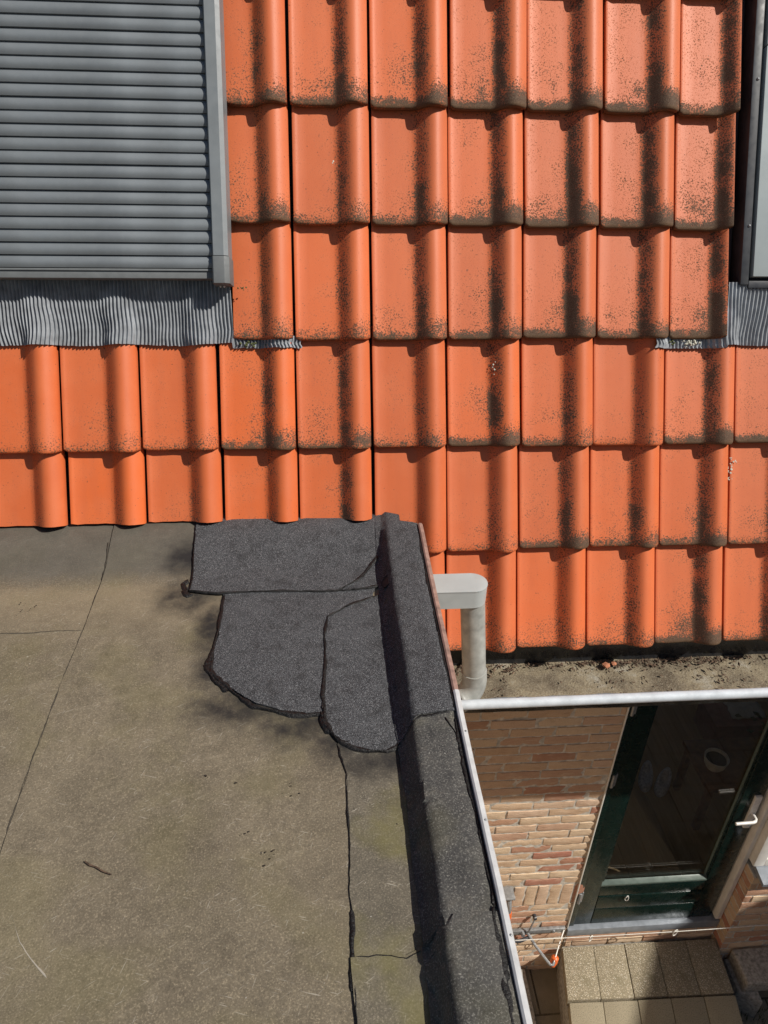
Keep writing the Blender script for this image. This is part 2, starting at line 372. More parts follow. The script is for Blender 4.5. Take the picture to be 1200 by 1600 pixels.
# hand-noted growth of single tiles
MOSS = {(0, 3): .62, (1, 3): .80, (1, 4): .78, (0, 4): .42, (-1, 3): .34, (2, 3): .45, (2, 4): .18, (2, 5): .18, (3, 5): .30, (4, 5): .40, (5, 5): .42, (6, 5): .85, (3, 4): .45, (6, 4): .78, (4, 3): .72, (3, 3): .78, (5, 3): .32, (6, 3): .74, (4, 4): .70, (5, 4): .62}
rt_ = random.Random(3)
for r in range(-2, 6):
    s_l = .8985 - PITCH*r
    for c in range(-6, 11):
        u0, u1, y0 = 0., 1., 0.
        if r <= 2:
            if c < 0 or c > 6: continue
            if c == 0: u0 = (-.269-X0)/W
            if c == 6: u1 = (1.363-X0-6*W)/W
        if r == 4 and c <= 1: y0 = -.404 - s_l
        if r == 5:
            if c < 2: continue
            if c == 2: u0 = (.335-X0-2*W)/W
        me = tile_mesh(u0, u1, y0, rt_.randrange(4))
        t = bpy.data.objects.new('tile', me); link(t, roof)
        t.location = (X0 + c*W + rt_.uniform(-.0022, .0022), s_l + rt_.uniform(-.0032, .0032), rt_.uniform(-.001, .0012))
        t.rotation_euler = (rt_.uniform(-.003, .003), rt_.uniform(-.006, .006), rt_.uniform(-.005, .005))
        t['moss'] = max(.02, min(1., MOSS.get((c, r), moss_of(c, r)) - .05 + rt_.uniform(-.17, .15)))
        hv = .12 + .085*(c+1) + (.28 if r <= 1 else .18 if r == 2 else 0) - (.12 if r >= 4 else 0)
        t['hue'] = max(0., min(1., hv + rt_.uniform(-.18, .18)))
# lichen spots on the tiles
def lichen(x, s, n, spread, rad, seed):
    rr = random.Random(seed); bm = bmesh.new()
    u = ((x-X0)/W) % 1; rowi = math.ceil((.8985-s)/PITCH); h = prof(u) + zt(s-(.8985-PITCH*rowi))
    for i in range(n):
        ang = rr.uniform(0, 6.28); q = rr.random()**.7*spread
        cx, cy, ra = q*math.cos(ang)*.55, q*math.sin(ang), rad*rr.uniform(.4, 1.2)
        vs = [bm.verts.new((cx+ra*rr.uniform(.5, 1.2)*math.cos(a*1.047), cy+ra*rr.uniform(.5, 1.2)*math.sin(a*1.047), .0005)) for a in range(6)]
        top = bm.verts.new((cx, cy, .0022))
        for a in range(6): bm.faces.new((vs[a], vs[(a+1) % 6], top))
    obj('lichen_spot', bm, MT['lichen'], roof, loc=(x, s, h+.001))
lichen(1.432, -.255, 26, .042, .0042, 1); lichen(.058, .733, 5, .010, .004, 2); lichen(.5855, .098, 8, .026, .0032, 3)

# pleated flashing below the roof windows
def apron(xa, xb, s_top, s_bot, seed, under=None, step=.0115, amp0=.0052):
    n = int((xb-xa)/step*6); bm = bmesh.new(); grid = []
    ss_ = [0, .06, .15, .28, .42, .56, .68, .79, .88, .95, 1]
    for i in range(n+1):
        x = xa + (xb-xa)*i/n; row = []
        u = ((x-X0)/W) % 1
        h_b = prof(u) - .017
        inner = under and under[0] < x < under[1]
        st, sb = s_top, s_bot + .006*nz(x*6, seed) + .010*nz(x*2.3, seed+5) + .002*nz(x*60, seed)
        if inner: st, sb = .2, s_bot - .010 + .003*nz(x*40, seed)
        for f in ss_:
            s = st + (sb-st)*f
            xx = x + .011*nz(x*7, f*2.2, seed)*f + .004*nz(x*23, f*4, seed+2)*f
            ph = 2*math.pi*(x/step)
            amp = amp0*(1+.25*nz(x*9, f*3, seed))
            h = (.018*(1-f) + h_b*f if not inner else h_b) + amp*math.sin(ph) + .003*nz(x*5.5, f*1.5, seed+9)*math.sin(f*math.pi)
            row.append(bm.verts.new((xx, s, h)))
        grid.append(row)
    for a, b in zip(grid, grid[1:]):
        for j in range(len(ss_)-1): bm.faces.new((a[j], b[j], b[j+1], a[j+1]))
    return bm
f1 = obj('flashing', apron(-1.75, -.052, .375, .172, 3, (-.272, 9)), MT['lead'], roof, sm=80)
tag(f1, 'grey pleated lead flashing under the roller shutter')
f2 = obj('flashing', apron(1.122, 2.55, .372, .168, 21, (0, 1.366), .0135, .0036), MT['lead'], roof, sm=80)
tag(f2, 'grey pleated lead flashing under the right roof window')
# tufts of moss where the flashing slips under the tiles
def moss_clump(x, s, h, n, rad, mat, name='moss_clump'):
    rr = random.Random(int(x*1000)); bm = bmesh.new()
    for i in range(n):
        b = bmesh.new(); bmesh.ops.create_icosphere(b, subdivisions=1, radius=rad*rr.uniform(.25, .6))
        bmesh.ops.translate(b, verts=b.verts, vec=(rr.gauss(0, rad*1.3), rr.gauss(0, rad*.5), rr.uniform(0, rad*.5))); merge(bm, b)
    obj(name, bm, mat, roof, loc=(x, s, h))
moss_clump(-.215, .176, -.012, 16, .009, MT['moss']); moss_clump(-.15, .172, -.006, 10, .006, MT['moss'])
moss_clump(1.255, .176, -.012, 22, .010, MT['lichen']); moss_clump(1.19, .178, -.012, 12, .007, MT['moss']); moss_clump(-.235, .345, .02, 8, .006, MT['moss'])

# right roof window
rw = obj('roof_window', box((1.435, .372, -.07), (2.55, 2.0, -.012)), MT['dark'], roof)
obj('frame_rail', box((1.402, .362, -.06), (1.430, 2.0, .030), .004), MT['dark'], rw)
obj('frame_rail', box((1.432, .352, -.03), (2.55, .376, .026), .004), MT['dark'], rw)
obj('side_gutter', box((1.366, .36, -.07), (1.399, 2.0, -.035), .002), MT['dark'], rw)
obj('cover_panel', box((1.441, .388, -.01), (2.5, 1.098, .036), .003), MT['panel'], rw)
obj('cover_panel', box((1.441, 1.102, -.01), (2.5, 2.0, .036), .003), MT['panel'], rw)
for s_ in (.55, 1.0, 1.5):
    b = bmesh.new(); bmesh.ops.create_uvsphere(b, u_segments=10, v_segments=6, radius=.005); obj('screw', b, MT['galv'], rw, loc=(1.420, s_, .030))
obj('bottom_flashing', box((1.37, .340, -.03), (2.55, .366, .006), .003), MT['dark'], rw)

# gutter of the house
gut = hobj('gutter', prism([(1.788, 2.598), (1.785, 2.583), (1.96, 2.490), (2.355, 2.490), (2.355, 2.530), (1.88, 2.530), (1.794, 2.566), (1.794, 2.598)], 0, .302, 3.5), MT['sill'])
gf = bmesh.new(); n_, m_ = 220, 18; g = []
for i in range(n_+1):
    row = []
    for j in range(m_+1):
        x = .304 + 3.19*i/n_; y = 1.80 + .25*j/m_
        row.append(gf.verts.new((x, y, 2.541 + .006*nz(x*9, y*9) + .003*nz(x*40, y*40))))
    g.append(row)
for a, b in zip(g, g[1:]):
    for j in range(m_): gf.faces.new((a[j], b[j], b[j+1], a[j+1]))
tag(hobj('silt_bed', gf, MT['silt'], gut, 80), 'dirt and silt lying in the gutter')
hobj('bead', tube([(.325, 1.783, 2.600), (1.2, 1.783, 2.601), (2.2, 1.783, 2.600), (3.5, 1.783, 2.600)], .0168, 16), MT['zinc'], gut)
bb = hobj('back_board', prism([(2.047, 2.50), (2.060, 2.50), (2.085, 2.75), (2.060, 2.75)], 0, .304, 3.5), MT['dark'], gut)
bmx = bmesh.new(); rr = random.Random(5); nn = 160; grid = []
for i in range(nn+1):
    x = .304 + 3.19*i/nn; k_ = .004*nz(x*7, 1) + .003*nz(x*25, 4)
    grid.append([bmx.verts.new((x, 2.030+k_, 2.535)), bmx.verts.new((x, 2.034+k_, 2.590)), bmx.verts.new((x, 2.022+k_*1.5, 2.640)), bmx.verts.new((x, 2.045, 2.70))])
for a, b in zip(grid, grid[1:]):
    for j in range(3): bmx.faces.new((a[j], b[j], b[j+1], a[j+1]))
hobj('eaves_foil', bmx, simple('black_foil', (.02, .021, .024), .28, 0, .25, 15), gut, 80)

# ---- walls: mortar bodies with single bricks in front
wall = hobj('wall', box((-2.3, 2.3555, -.3), (1.358, 2.46, 2.52)), MT['mortar'])
wallr = hobj('wall', merge(box((2.274, 2.260, -.3), (3.9, 2.46, .700)), box((3.502, 2.263, .700), (3.9, 2.46, 2.179))), MT['mortar'])
hobj('lintel', box((1.356, 2.37, 2.18), (3.9, 2.46, 2.52)), MT['mortar'])
hobj('door_plinth', box((1.362, 2.349, -.3), (2.272, 2.46, .080)), MT['mortar'])
def brick_mesh(lx, ly, lz, seed, rough=.0026):
    rs = random.Random(seed); bm = bmesh.new(); nx = max(2, int(lx/.028)); nzv = max(2, int(lz/.022))
    bmesh.ops.create_grid(bm, x_segments=nx, y_segments=nzv, size=.5)
    for v in bm.verts:
        x, zz = v.co.x, v.co.y
        e = min(.5-abs(x), 9)*lx; f = min(.5-abs(zz), 9)*lz
        d = 0 if min(e, f) > .004 else .004
        v.co = (x*lx + rs.uniform(-.0015, .0015), -ly/2 + d + rough*nz(x*9+seed, zz*4, seed*3.1) * 1.6 + rs.uniform(-rough, rough)*.7, zz*lz + rs.uniform(-.0015, .0015))
    be = [e for e in bm.edges if e.is_boundary]
    ex = bmesh.ops.extrude_edge_only(bm, edges=be)
    for v in [q for q in ex['geom'] if isinstance(q, bmesh.types.BMVert)]: v.co.y = ly/2
    return mesh('brick', bm, MT['brick'], 30)
BR = [brick_mesh(.212, .045, .0475, i) for i in range(9)]
BH = [brick_mesh(.100, .045, .0475, 40+i) for i in range(4)]
BS = [brick_mesh(.056, .045, .172, 60+i, .0034) for i in range(5)]
rb = random.Random(11)
def put_brick(me, x, y, z, par, sx=1., rz=0.):
    o = bpy.data.objects.new('brick', me); link(o, par)
    o.location = (x, y + HY + rb.uniform(-.003, .002), z + rb.uniform(-.0012, .0012)); o.scale = (sx, 1, 1)
    o.rotation_euler = (rb.uniform(-.01, .01), rb.uniform(-.006, .006), rz + rb.uniform(-.008, .008))
    return o
RP = .0590; BL = .2135
def course(z, xa, xb, shift, yface, par, pool=BR):
    x = xa - shift
    while x < xb - .02:
        a, b = max(x, xa), min(x+BL, xb)
        if b - a > .03:
            ln = b-a-.0105
            if ln < .12: put_brick(rb.choice(BH), (a+b)/2, yface+.0225, z, par, ln/.100)
            else: put_brick(rb.choice(pool), (a+b)/2, yface+.0225, z, par, ln/.212)
        x += BL
z = 2.447; i = 0
while z > .57:
    course(z, .58, 1.360, (0, .111, .055, .166)[i % 4] + rb.uniform(-.012, .012), 2.350, wall); z -= RP; i += 1
zs = z + RP - .0295 - .006                          # top of the soldier course
x = .60
while x < 1.34:
    put_brick(rb.choice(BS), x+.0335, 2.372, zs-.090, wall); x += .0668
z = zs - .1845 - .026
while z > -.29:
    course(z, .58, 1.360, rb.uniform(0, .2), 2.350, wall); z -= RP
course(.050, 1.366, 2.262, .07, 2.340, wall)
course(-.009, 1.366, 2.262, .17, 2.340, wall)
z = .668; i = 0
while z > -.29:
    course(z, 2.268, 3.1, (0.06, .166)[i % 2], 2.254, wallr)
    for q in range(1):
        o = put_brick(rb.choice(BH), 2.268+.0225, 2.309, z, wallr, .94, -math.pi/2)
    z -= RP; i += 1

# ---- door
door = hobj('door', box((1.372, 2.392, .1475), (2.232, 2.40, .16)), MT['green'])
hobj('door_frame', merge(box((1.360, 2.352, .165), (1.396, 2.43, 2.18), .004), box((1.396, 2.36, 2.12), (2.23, 2.43, 2.18), .003)), MT['green'], door)
hobj('stile', box((1.400, 2.368, .150), (1.500, 2.412, 2.11), .004), MT['green'], door)
hobj('stile', box((2.106, 2.368, .150), (2.222, 2.412, 2.11), .004), MT['green'], door)
hobj('rail', box((1.502, 2.370, 1.98), (2.104, 2.410, 2.11), .003), MT['green'], door)
hobj('rail', box((1.502, 2.370, .42), (2.104, 2.410, .508), .004), MT['green'], door)
hobj('kick_board', box((1.502, 2.366, .30), (2.104, 2.410, .416), .006), MT['green'], door)
hobj('kick_board', box((1.502, 2.366, .152), (2.104, 2.410, .296), .006), MT['green'], door)
hobj('glazing_bead', prism([(2.395, .5095), (2.395, .538), (2.391, .538), (2.370, .521), (2.370, .5095)], 0, 1.500, 2.108, .002), MT['bead'], door)
hobj('glazing_bead', box((1.500, 2.374, .552), (1.512, 2.394, 1.98), .003), MT['green'], door)
hobj('glazing_bead', box((2.094, 2.374, .552), (2.108, 2.394, 1.98), .003), MT['green'], door)
hobj('glazing_strip', box((2.089, 2.378, .552), (2.0935, 2.394, 1.98), .001), MT['bead'], door)
hobj('pane', box((1.508, 2.396, .545), (2.096, 2.402, 1.985)), MT['glass'], door)
for hz in (.44, 1.43, 1.93):
    hobj('hinge', tube([(1.385, 2.352, hz-.045), (1.385, 2.352, hz+.045)], .0085, 10, bm=box((1.386, 2.356, hz-.045), (1.405, 2.366, hz+.045), .001)), MT['galv'], door)
hd = hobj('handle', box((2.168, 2.352, .995), (2.206, 2.370, 1.245), .006), MT['steel'], door)
hobj('lever', tube([(2.187, 2.356, 1.115), (2.187, 2.318, 1.115), (2.180, 2.308, 1.114), (2.165, 2.303, 1.113), (2.075, 2.303, 1.109)], .0085, 12), MT['steel'], hd)
hobj('lock_cylinder', tube([(2.187, 2.356, 1.04), (2.187, 2.338, 1.04)], .010, 14), MT['galv'], hd)
bm = bmesh.new(); pts = [(1.66+.010*math.cos(a*.5236), 2.352+.003*math.sin(a), .412+.022*math.sin(a*.5236)) for a in range(13)]
hobj('pull_ring', tube(pts, .0025, 6, False), MT['steel'], door)
hobj('threshold', box((1.362, 2.338, .084), (2.268, 2.40, .146), .004), MT['sill'])
hobj('sealant_line', box((1.3565, 2.3435, .16), (1.3625, 2.353, 2.18), .001), MT['white'])
post = hobj('door_post', box((2.233, 2.338, .165), (2.268, 2.43, 2.18), .005), MT['white'])
hobj('post_rebate', box((2.2355, 2.3325, .19), (2.246, 2.3385, 2.16), .002), MT['white'], post)
# window right of the door
win = hobj('window', merge(merge(box((2.270, 2.292, .742), (2.330, 2.37, 2.18), .005), box((2.330, 2.292, .742), (3.5, 2.37, .800), .005)), box((3.44, 2.292, .80), (3.5, 2.37, 2.18), .004)), MT['white'])
hobj('sash', merge(box((2.331, 2.302, .801), (3.44, 2.36, .850), .004), box((2.331, 2.302, .850), (2.385, 2.36, 2.16), .004)), MT['white'], win)
hobj('pane', box((2.386, 2.33, .851), (3.44, 2.336, 2.16)), MT['glass'], win)
hobj('window_sill', prism([(2.200, .700), (2.30, .712), (2.30, .742), (2.200, .724)], 0, 2.286, 3.6, .002), MT['sill'])

hobj('added_sun_blind', box((2.388, 2.365, .80), (3.44, 2.372, 2.17)), MT['white'], win)  # blind added behind the pane to keep sun off the room floor
# room behind the glass; rear wall opening added to let sky light in
room = hobj('room', merge(merge(merge(merge(box((.2, 5.4, -.1), (3.8, 5.5, 1.05)), box((.2, 5.4, 2.2), (3.8, 5.5, 2.53))), merge(box((.2, 5.4, 1.05), (.8, 5.5, 2.2)), box((3.2, 5.4, 1.05), (3.8, 5.5, 2.2)))), box((.1, 2.465, -.1), (.2, 5.5, 2.7))), merge(box((3.8, 2.465, -.1), (3.9, 5.5, 2.7)), box((.1, 2.465, 2.53), (3.9, 5.5, 2.7)))), MT['room'])
for i in range(22):
    hobj('floor_board', box((.2+i*.165, 2.462, .06), (.2+i*.165+.162, 5.4, .112+.001*(i % 3)), .002), MT['wood'], room)

# things in the room
tb = empty('side_table', (2.62, 3.12, .112)); tag(tb, 'low brown wooden table seen dimly through the glass door', 'table')
obj('table_top', box((-.26, -.19, .40), (.30, .20, .44), .006), MT['table'], tb)
for sx in (-.22, .26):
    for sy in (-.15, .16): obj('leg', box((sx-.02, sy-.02, 0), (sx+.02, sy+.02, .40), .003), MT['table'], tb)
pt = empty('flower_pot', (2.47, 3.10, .552)); tag(pt, 'round white flower pot behind the door glass', 'flower pot')
bm = bmesh.new(); profp = [(.050, 0), (.066, .03), (.076, .085), (.070, .085), (.062, .06)]; rings = []
for rd, hh in profp: rings.append([bm.verts.new((rd*math.cos(a*math.pi/14), rd*math.sin(a*math.pi/14), hh)) for a in range(28)])
for a, b in zip(rings, rings[1:]):
    for q in range(28): bm.faces.new((a[q], a[(q+1) % 28], b[(q+1) % 28], b[q]))
bm.faces.new(rings[0]); obj('pot_body', bm, MT['pot'], pt)
bm = bmesh.new(); bmesh.ops.create_circle(bm, cap_ends=True, segments=24, radius=.066); obj('soil', bm, MT['soil'], pt, loc=(0, 0, .066))
def slipper(loc, rz, label):
    t = empty('slipper', loc); t.rotation_euler.z = rz; tag(t, label, 'slipper', 'pair of grey slippers inside the door')
    def outline(k, n=26):
        o_ = []
        for a in range(n):
            th = 2*math.pi*a/n; yy = math.sin(th)*.125; xx = math.cos(th)*(.046 + .008*math.sin(th)) ; o_.append((xx*k, yy*k))
        return o_
    obj('sole', prism(outline(1), 2, 0, .018, .003), MT['felt_grey'], t)
    bm = bmesh.new(); rings = []
    for f, hh, kk in ((0, .016, 1), (.4, .040, .98), (.8, .062, .82), (1, .064, .66), (1, .056, .58), (1, .03, .56)):
        ring = []
        for (xx, yy) in outline(kk):
            toe = sst(-.02, .12, yy); ring.append(bm.verts.new((xx, yy*1. - .012*f, hh*(1-.25*toe))))
        rings.append(ring)
    n = 26
    for a, b in zip(rings, rings[1:]):
        for q in range(n): bm.faces.new((a[q], a[(q+1) % n], b[(q+1) % n], b[q]))
    bm.faces.new(rings[-1]); obj('upper', bm, MT['felt_grey'], t)
slipper((2.215, 3.37, .113), 2.7, 'left one of two grey slippers on the floor behind the door glass')
slipper((2.318, 3.315, .113), 2.5, 'right one of two grey slippers on the floor behind the door glass')
bx_ = empty('storage_box', (2.98, 3.74, .113)); tag(bx_, 'dull pink storage box at the back of the glazed room', 'box')
obj('box_body', box((-.20, -.14, 0), (.20, .14, .20), .008), MT['pink'], bx_); obj('box_lid', box((-.208, -.148, .203), (.208, .148, .235), .006), MT['pink'], bx_)
bm = bmesh.new(); g = []
for i in range(15):
    row = []
    for j in range(12):
        x, y = -.12+i*.018, -.09+j*.017
        row.append(bm.verts.new((x+.02*nz(y*20, 1), y+.02*nz(x*20, 7), .010+.022*abs(nz(x*14, y*14)))))
    g.append(row)
for a, b in zip(g, g[1:]):
    for j in range(11): bm.faces.new((a[j], b[j], b[j+1], a[j+1]))
c_ = obj('cloth', bm, MT['cloth'], loc=(3.04, 3.74, .35), sm=80); sm_ = c_.modifiers.new('thickness', 'SOLIDIFY'); sm_.thickness = .004
tag(c_, 'crumpled white cloth lying on the pink box behind glass', 'cloth')
hp = empty('house_plant', (3.22, 3.45, .113)); tag(hp, 'leafy grey-green house plant at the right of the glass', 'plant')
obj('plant_pot', tube([(0, 0, 0), (0, 0, .16)], [.07, .095], 18), MT['pot'], hp)
bm = bmesh.new(); rr = random.Random(2)
for i in range(46):
    a = rr.uniform(0, 6.28); el = rr.uniform(.2, 1.3); ln = rr.uniform(.15, .32); d = Vector((math.cos(a)*math.cos(el), math.sin(a)*math.cos(el), math.sin(el)))
    p = Vector((0, 0, .18)) + d*ln; sd_ = d.cross(Vector((0, 0, 1))).normalized()*.022; q = d*.07 - Vector((0, 0, .03))
    bm.faces.new([bm.verts.new(p), bm.verts.new(p+q*.5+sd_), bm.verts.new(p+q), bm.verts.new(p+q*.5-sd_)])
obj('leaves', bm, MT['leaf'], hp, sm=0)
bm = bmesh.new()
for i in range(7):
    a = i*.9; tube([(0, 0, .12), (.04*math.cos(a), .04*math.sin(a), .25), (.10*math.cos(a), .10*math.sin(a), .36)], .004, 5, bm=bm)
obj('stem', bm, MT['leaf'], hp)

# ------------------------------------------------------------------ roller shutter over the left roof window
rs_ = empty('roller_shutter', RO); rs_.rotation_euler = (SL, 0, 0)
tag(rs_, 'grey roller shutter closed over the roof window at upper left', 'roller shutter')
XL, XR = -1.70, -.3165
SP = .0372
def slat_bm():
    bm = bmesh.new(); sec = [(.0012, .070), (.0018, .080)] + [(.0018+.0300*t/9, .0800+.0066*math.sin(math.pi*(.10+.86*t/9))) for t in range(10)] + [(.0330, .0775), (.0352, .0768), (.0372, .0764), (.0372, .070)]
    a = [bm.verts.new((XL, p, q)) for p, q in sec]; mid = [bm.verts.new(((XL+XR)/2, p, q-.0008)) for p, q in sec]; b = [bm.verts.new((XR, p, q)) for p, q in sec]
    for r_, s_ in ((a, mid), (mid, b)):
        for i in range(len(sec)-1): bm.faces.new((r_[i], s_[i], s_[i+1], r_[i+1]))
    return bm
sm_me = mesh('slat', slat_bm(), MT['slat'], 50)
for i in range(27):
    o = bpy.data.objects.new('slat', sm_me); link(o, rs_); o.location = (0, .395+SP*i+random.uniform(-.0004, .0004), random.uniform(-.0006, .0006))
obj('bottom_bar', merge(box((XL, .366, .030), (XR, .3945, .078), .003), box((XL, .388, .075), (XR, .394, .083), .001)), MT['cap'], rs_)
rail_ = obj('guide_rail', prism([(-.3145, .02), (-.3145, .096), (-.311, .100), (-.280, .100), (-.267, .092), (-.263, .02)], 1, .432, 1.55), MT['rail'], rs_, sm=20)
obj('end_cap', prism([(-.3165, .015), (-.3165, .098), (-.312, .1025), (-.279, .1025), (-.2645, .093), (-.2605, .015)], 1, .350, .430, .0015), MT['cap'], rs_, sm=20)
obj('box_frame', box((XL, .372, -.07), (-.285, 1.6, .015)), MT['dark'], rs_)
obj('head_box', box((XL, 1.40, .02), (-.26, 1.62, .17), .012), MT['rail'], rs_)
for xx in (-.300, -.288):
    b = bmesh.new(); bmesh.ops.create_uvsphere(b, u_segments=8, v_segments=6, radius=.0035); obj('screw', b, MT['steel'], rs_, loc=(xx, .348, .04))

# ------------------------------------------------------------------ flat-roofed extension
ext = empty('extension', (0, .5, -.285)); tag(ext, 'flat roofed extension with weathered felt and dark repair patches', 'extension')
EV = Vector((0, -.5, .285))
def eobj(name, bm, mat, parent=ext, sm=40):
    if not isinstance(bm, bpy.types.Mesh): bmesh.ops.translate(bm, verts=bm.verts, vec=EV)
    return obj(name, bm, mat, parent, sm=sm)
def feltmat_fix(o):                                  # stain coordinates are given in world metres: keep object space = world x, y
    return o
def roofz(x, y):
    z = 3.033 + .0035*nz(x*1.7, y*1.7) + .0022*nz(x*6, y*6, 3) + .0009*nz(x*22, y*22, 5)
    back = sst(1.93, 2.17, y)*.041
    e = .004*nz(y*5, 2.2)
    upst = sst(.180+e, .214+e, x)*(.056+.005*nz(y*3, 8.1)) + max(0, x-.222)*.06 - .010*sst(.292, .33, x)
    corner = sst(1.80, 2.02, y)*sst(.10, .20, x)*.012
    return z + max(back, upst) + corner*.5
def inside(p, poly):
    x, y = p; c = False; j = len(poly)-1
    for i in range(len(poly)):
        (xi, yi), (xj, yj) = poly[i], poly[j]
        if (yi > y) != (yj > y) and x < (xj-xi)*(y-yi)/(yj-yi)+xi: c = not c
        j = i
    return c
def dens(poly, step, jit, seed, closed=True):
    out = []; n = len(poly)
    for i in range(n if closed else n-1):
        a, b = Vector(poly[i]), Vector(poly[(i+1) % n]); k = max(1, int((b-a).length/step)); d = (b-a)
        nn_ = Vector((-d.y, d.x)).normalized() if d.length else Vector((0, 0))
        for q in range(k):
            p = a + d*q/k; j_ = jit*(nz(p.x*55, p.y*55, seed)*.8 + nz(p.x*14, p.y*14, seed+3)*1.4)
            out.append(tuple(p + nn_*j_))
    if not closed: out.append(tuple(poly[-1]))
    return out
def sheet(name, poly, off, mat, step=.016, grid=.022, jit=.0025, seed=1, thick=.006, curl=0.):
    ol = dens(poly, step, jit, seed); pts = [Vector(p) for p in ol]; n = len(ol)
    xs = [p[0] for p in ol]; ys = [p[1] for p in ol]
    gx = min(xs)
    while gx < max(xs):
        gy = min(ys)
        gg = grid if gx > .1 else grid
        while gy < max(ys):
            p = (gx+random.uniform(-.003, .003), gy+random.uniform(-.003, .003))
            if inside(p, ol) and min((p[0]-q[0])**2+(p[1]-q[1])**2 for q in ol[::2]) > (step*.7)**2: pts.append(Vector(p))
            gy += grid
        gx += min(grid, .008) if .16 < gx < .24 else grid
    vs, es, fs, *_ = geometry.delaunay_2d_cdt(pts, [], [list(range(n))], 1, 1e-6)
    bm = bmesh.new(); bv = [bm.verts.new((v.x, v.y, roofz(v.x, v.y)+off+.0012*nz(v.x*30, v.y*30, seed))) for v in vs]
    for f in fs:
        try: bm.faces.new([bv[i] for i in f])
        except ValueError: pass
    be = [e for e in bm.edges if e.is_boundary]
    for v in {v for e in be for v in e.verts}: v.co.z += curl*max(0, nz(v.co.x*9, v.co.y*9, seed+1)) - .001
    ex = bmesh.ops.extrude_edge_only(bm, edges=be)
    for v in [q for q in ex['geom'] if isinstance(q, bmesh.types.BMVert)]: v.co.z -= thick + .001
    o = obj(name, mesh(name, bm, mat, 50), mat, ext); o.location = EV
    return o
SE = .318                                           # outer edge of the felt
BY = -1.6
# body and walls under the roof
eobj('wall', box((-2.6, BY, -.29), (.285, 2.10, 2.98)), MT['brick'])
# felt sheets laid in overlapping lengths
S1 = -.675; S2 = .044
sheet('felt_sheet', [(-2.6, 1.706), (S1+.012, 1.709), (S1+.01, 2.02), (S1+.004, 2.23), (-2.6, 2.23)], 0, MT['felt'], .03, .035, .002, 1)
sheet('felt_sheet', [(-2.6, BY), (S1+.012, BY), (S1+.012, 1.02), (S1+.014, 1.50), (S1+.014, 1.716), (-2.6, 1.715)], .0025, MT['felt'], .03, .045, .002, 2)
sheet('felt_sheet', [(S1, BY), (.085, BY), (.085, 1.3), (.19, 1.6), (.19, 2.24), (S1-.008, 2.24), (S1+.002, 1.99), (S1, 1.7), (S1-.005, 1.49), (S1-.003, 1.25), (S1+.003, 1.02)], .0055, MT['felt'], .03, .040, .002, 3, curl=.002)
sheet('felt_sheet', [(.042, .742), (.046, .828), (.043, .893), (.046, 1.038), (.047, 1.173), (.030, 1.26), (.06, 1.4), (.192, 1.4), (.192, .742)], .0095, MT['felt_old'], .016, .024, .003, 4, curl=.003)
sheet('felt_sheet', [(.040, BY), (.042, .3), (.045, .648), (.038, .758), (.100, .764), (.141, .752), (.170, .766), (.188, .766), (.188, BY)], .0125, MT['felt_old'], .02, .03, .003, 5, curl=.003)
sheet('upstand_felt', [(.176, .740), (.172, 1.0), (.176, 1.5), (.176, 2.13), (SE, 2.115), (SE, .775), (.245, .760), (.23, .755), (.205, .745)], .0150, MT['felt_up'], .016, .022, .003, 6, curl=.002)
sheet('upstand_felt', [(.174, BY), (.170, 0), (.172, .5), (.170, .762), (.20, .776), (.23, .788), (.27, .790), (SE, .791), (SE, BY)], .0205, MT['felt_up'], .018, .026, .003, 7, curl=.004)
# newer granulated repair patches
PA = [(-.418, 2.235), (-.405, 2.05), (-.397, 1.946), (-.398, 1.864), (-.305, 1.851), (-.143, 1.853), (.05, 1.845), (.11, 1.852), (.205, 1.86), (.26, 2.05), (.26, 2.16), (.10, 2.235)]
PB = [(-.298, 1.862), (-.291, 1.80), (-.292, 1.715), (-.298, 1.596), (-.295, 1.532), (-.272, 1.486), (-.234, 1.451), (-.174, 1.399), (-.108, 1.374), (-.045, 1.362), (.04, 1.368), (.10, 1.60), (.16, 1.86)]
PC = [(.013, 1.722), (.004, 1.633), (.006, 1.531), (-.003, 1.415), (.003, 1.329), (.022, 1.285), (.047, 1.258), (.073, 1.243), (.1, 1.234), (.145, 1.234), (.19, 1.262), (.21, 1.275), (.21, 1.835), (.164, 1.812), (.076, 1.769)]
PD = [(.172, 1.245), (.190, 1.262), (.228, 1.287), (.28, 1.290), (SE-.002, 1.292), (SE-.002, 2.10), (.18, 2.15), (.172, 1.98), (.168, 1.80)]
sheet('repair_patch', PB, .0130, MT['newfelt'], .012, .024, .003, 12)
sheet('repair_patch', PC, .0155, MT['newfelt'], .012, .024, .003, 13)
sheet('repair_patch', PA, .0165, MT['newfelt'], .012, .024, .003, 11, curl=.002)
sheet('repair_patch', PD, .0195, MT['newfelt'], .012, .020, .002, 14)
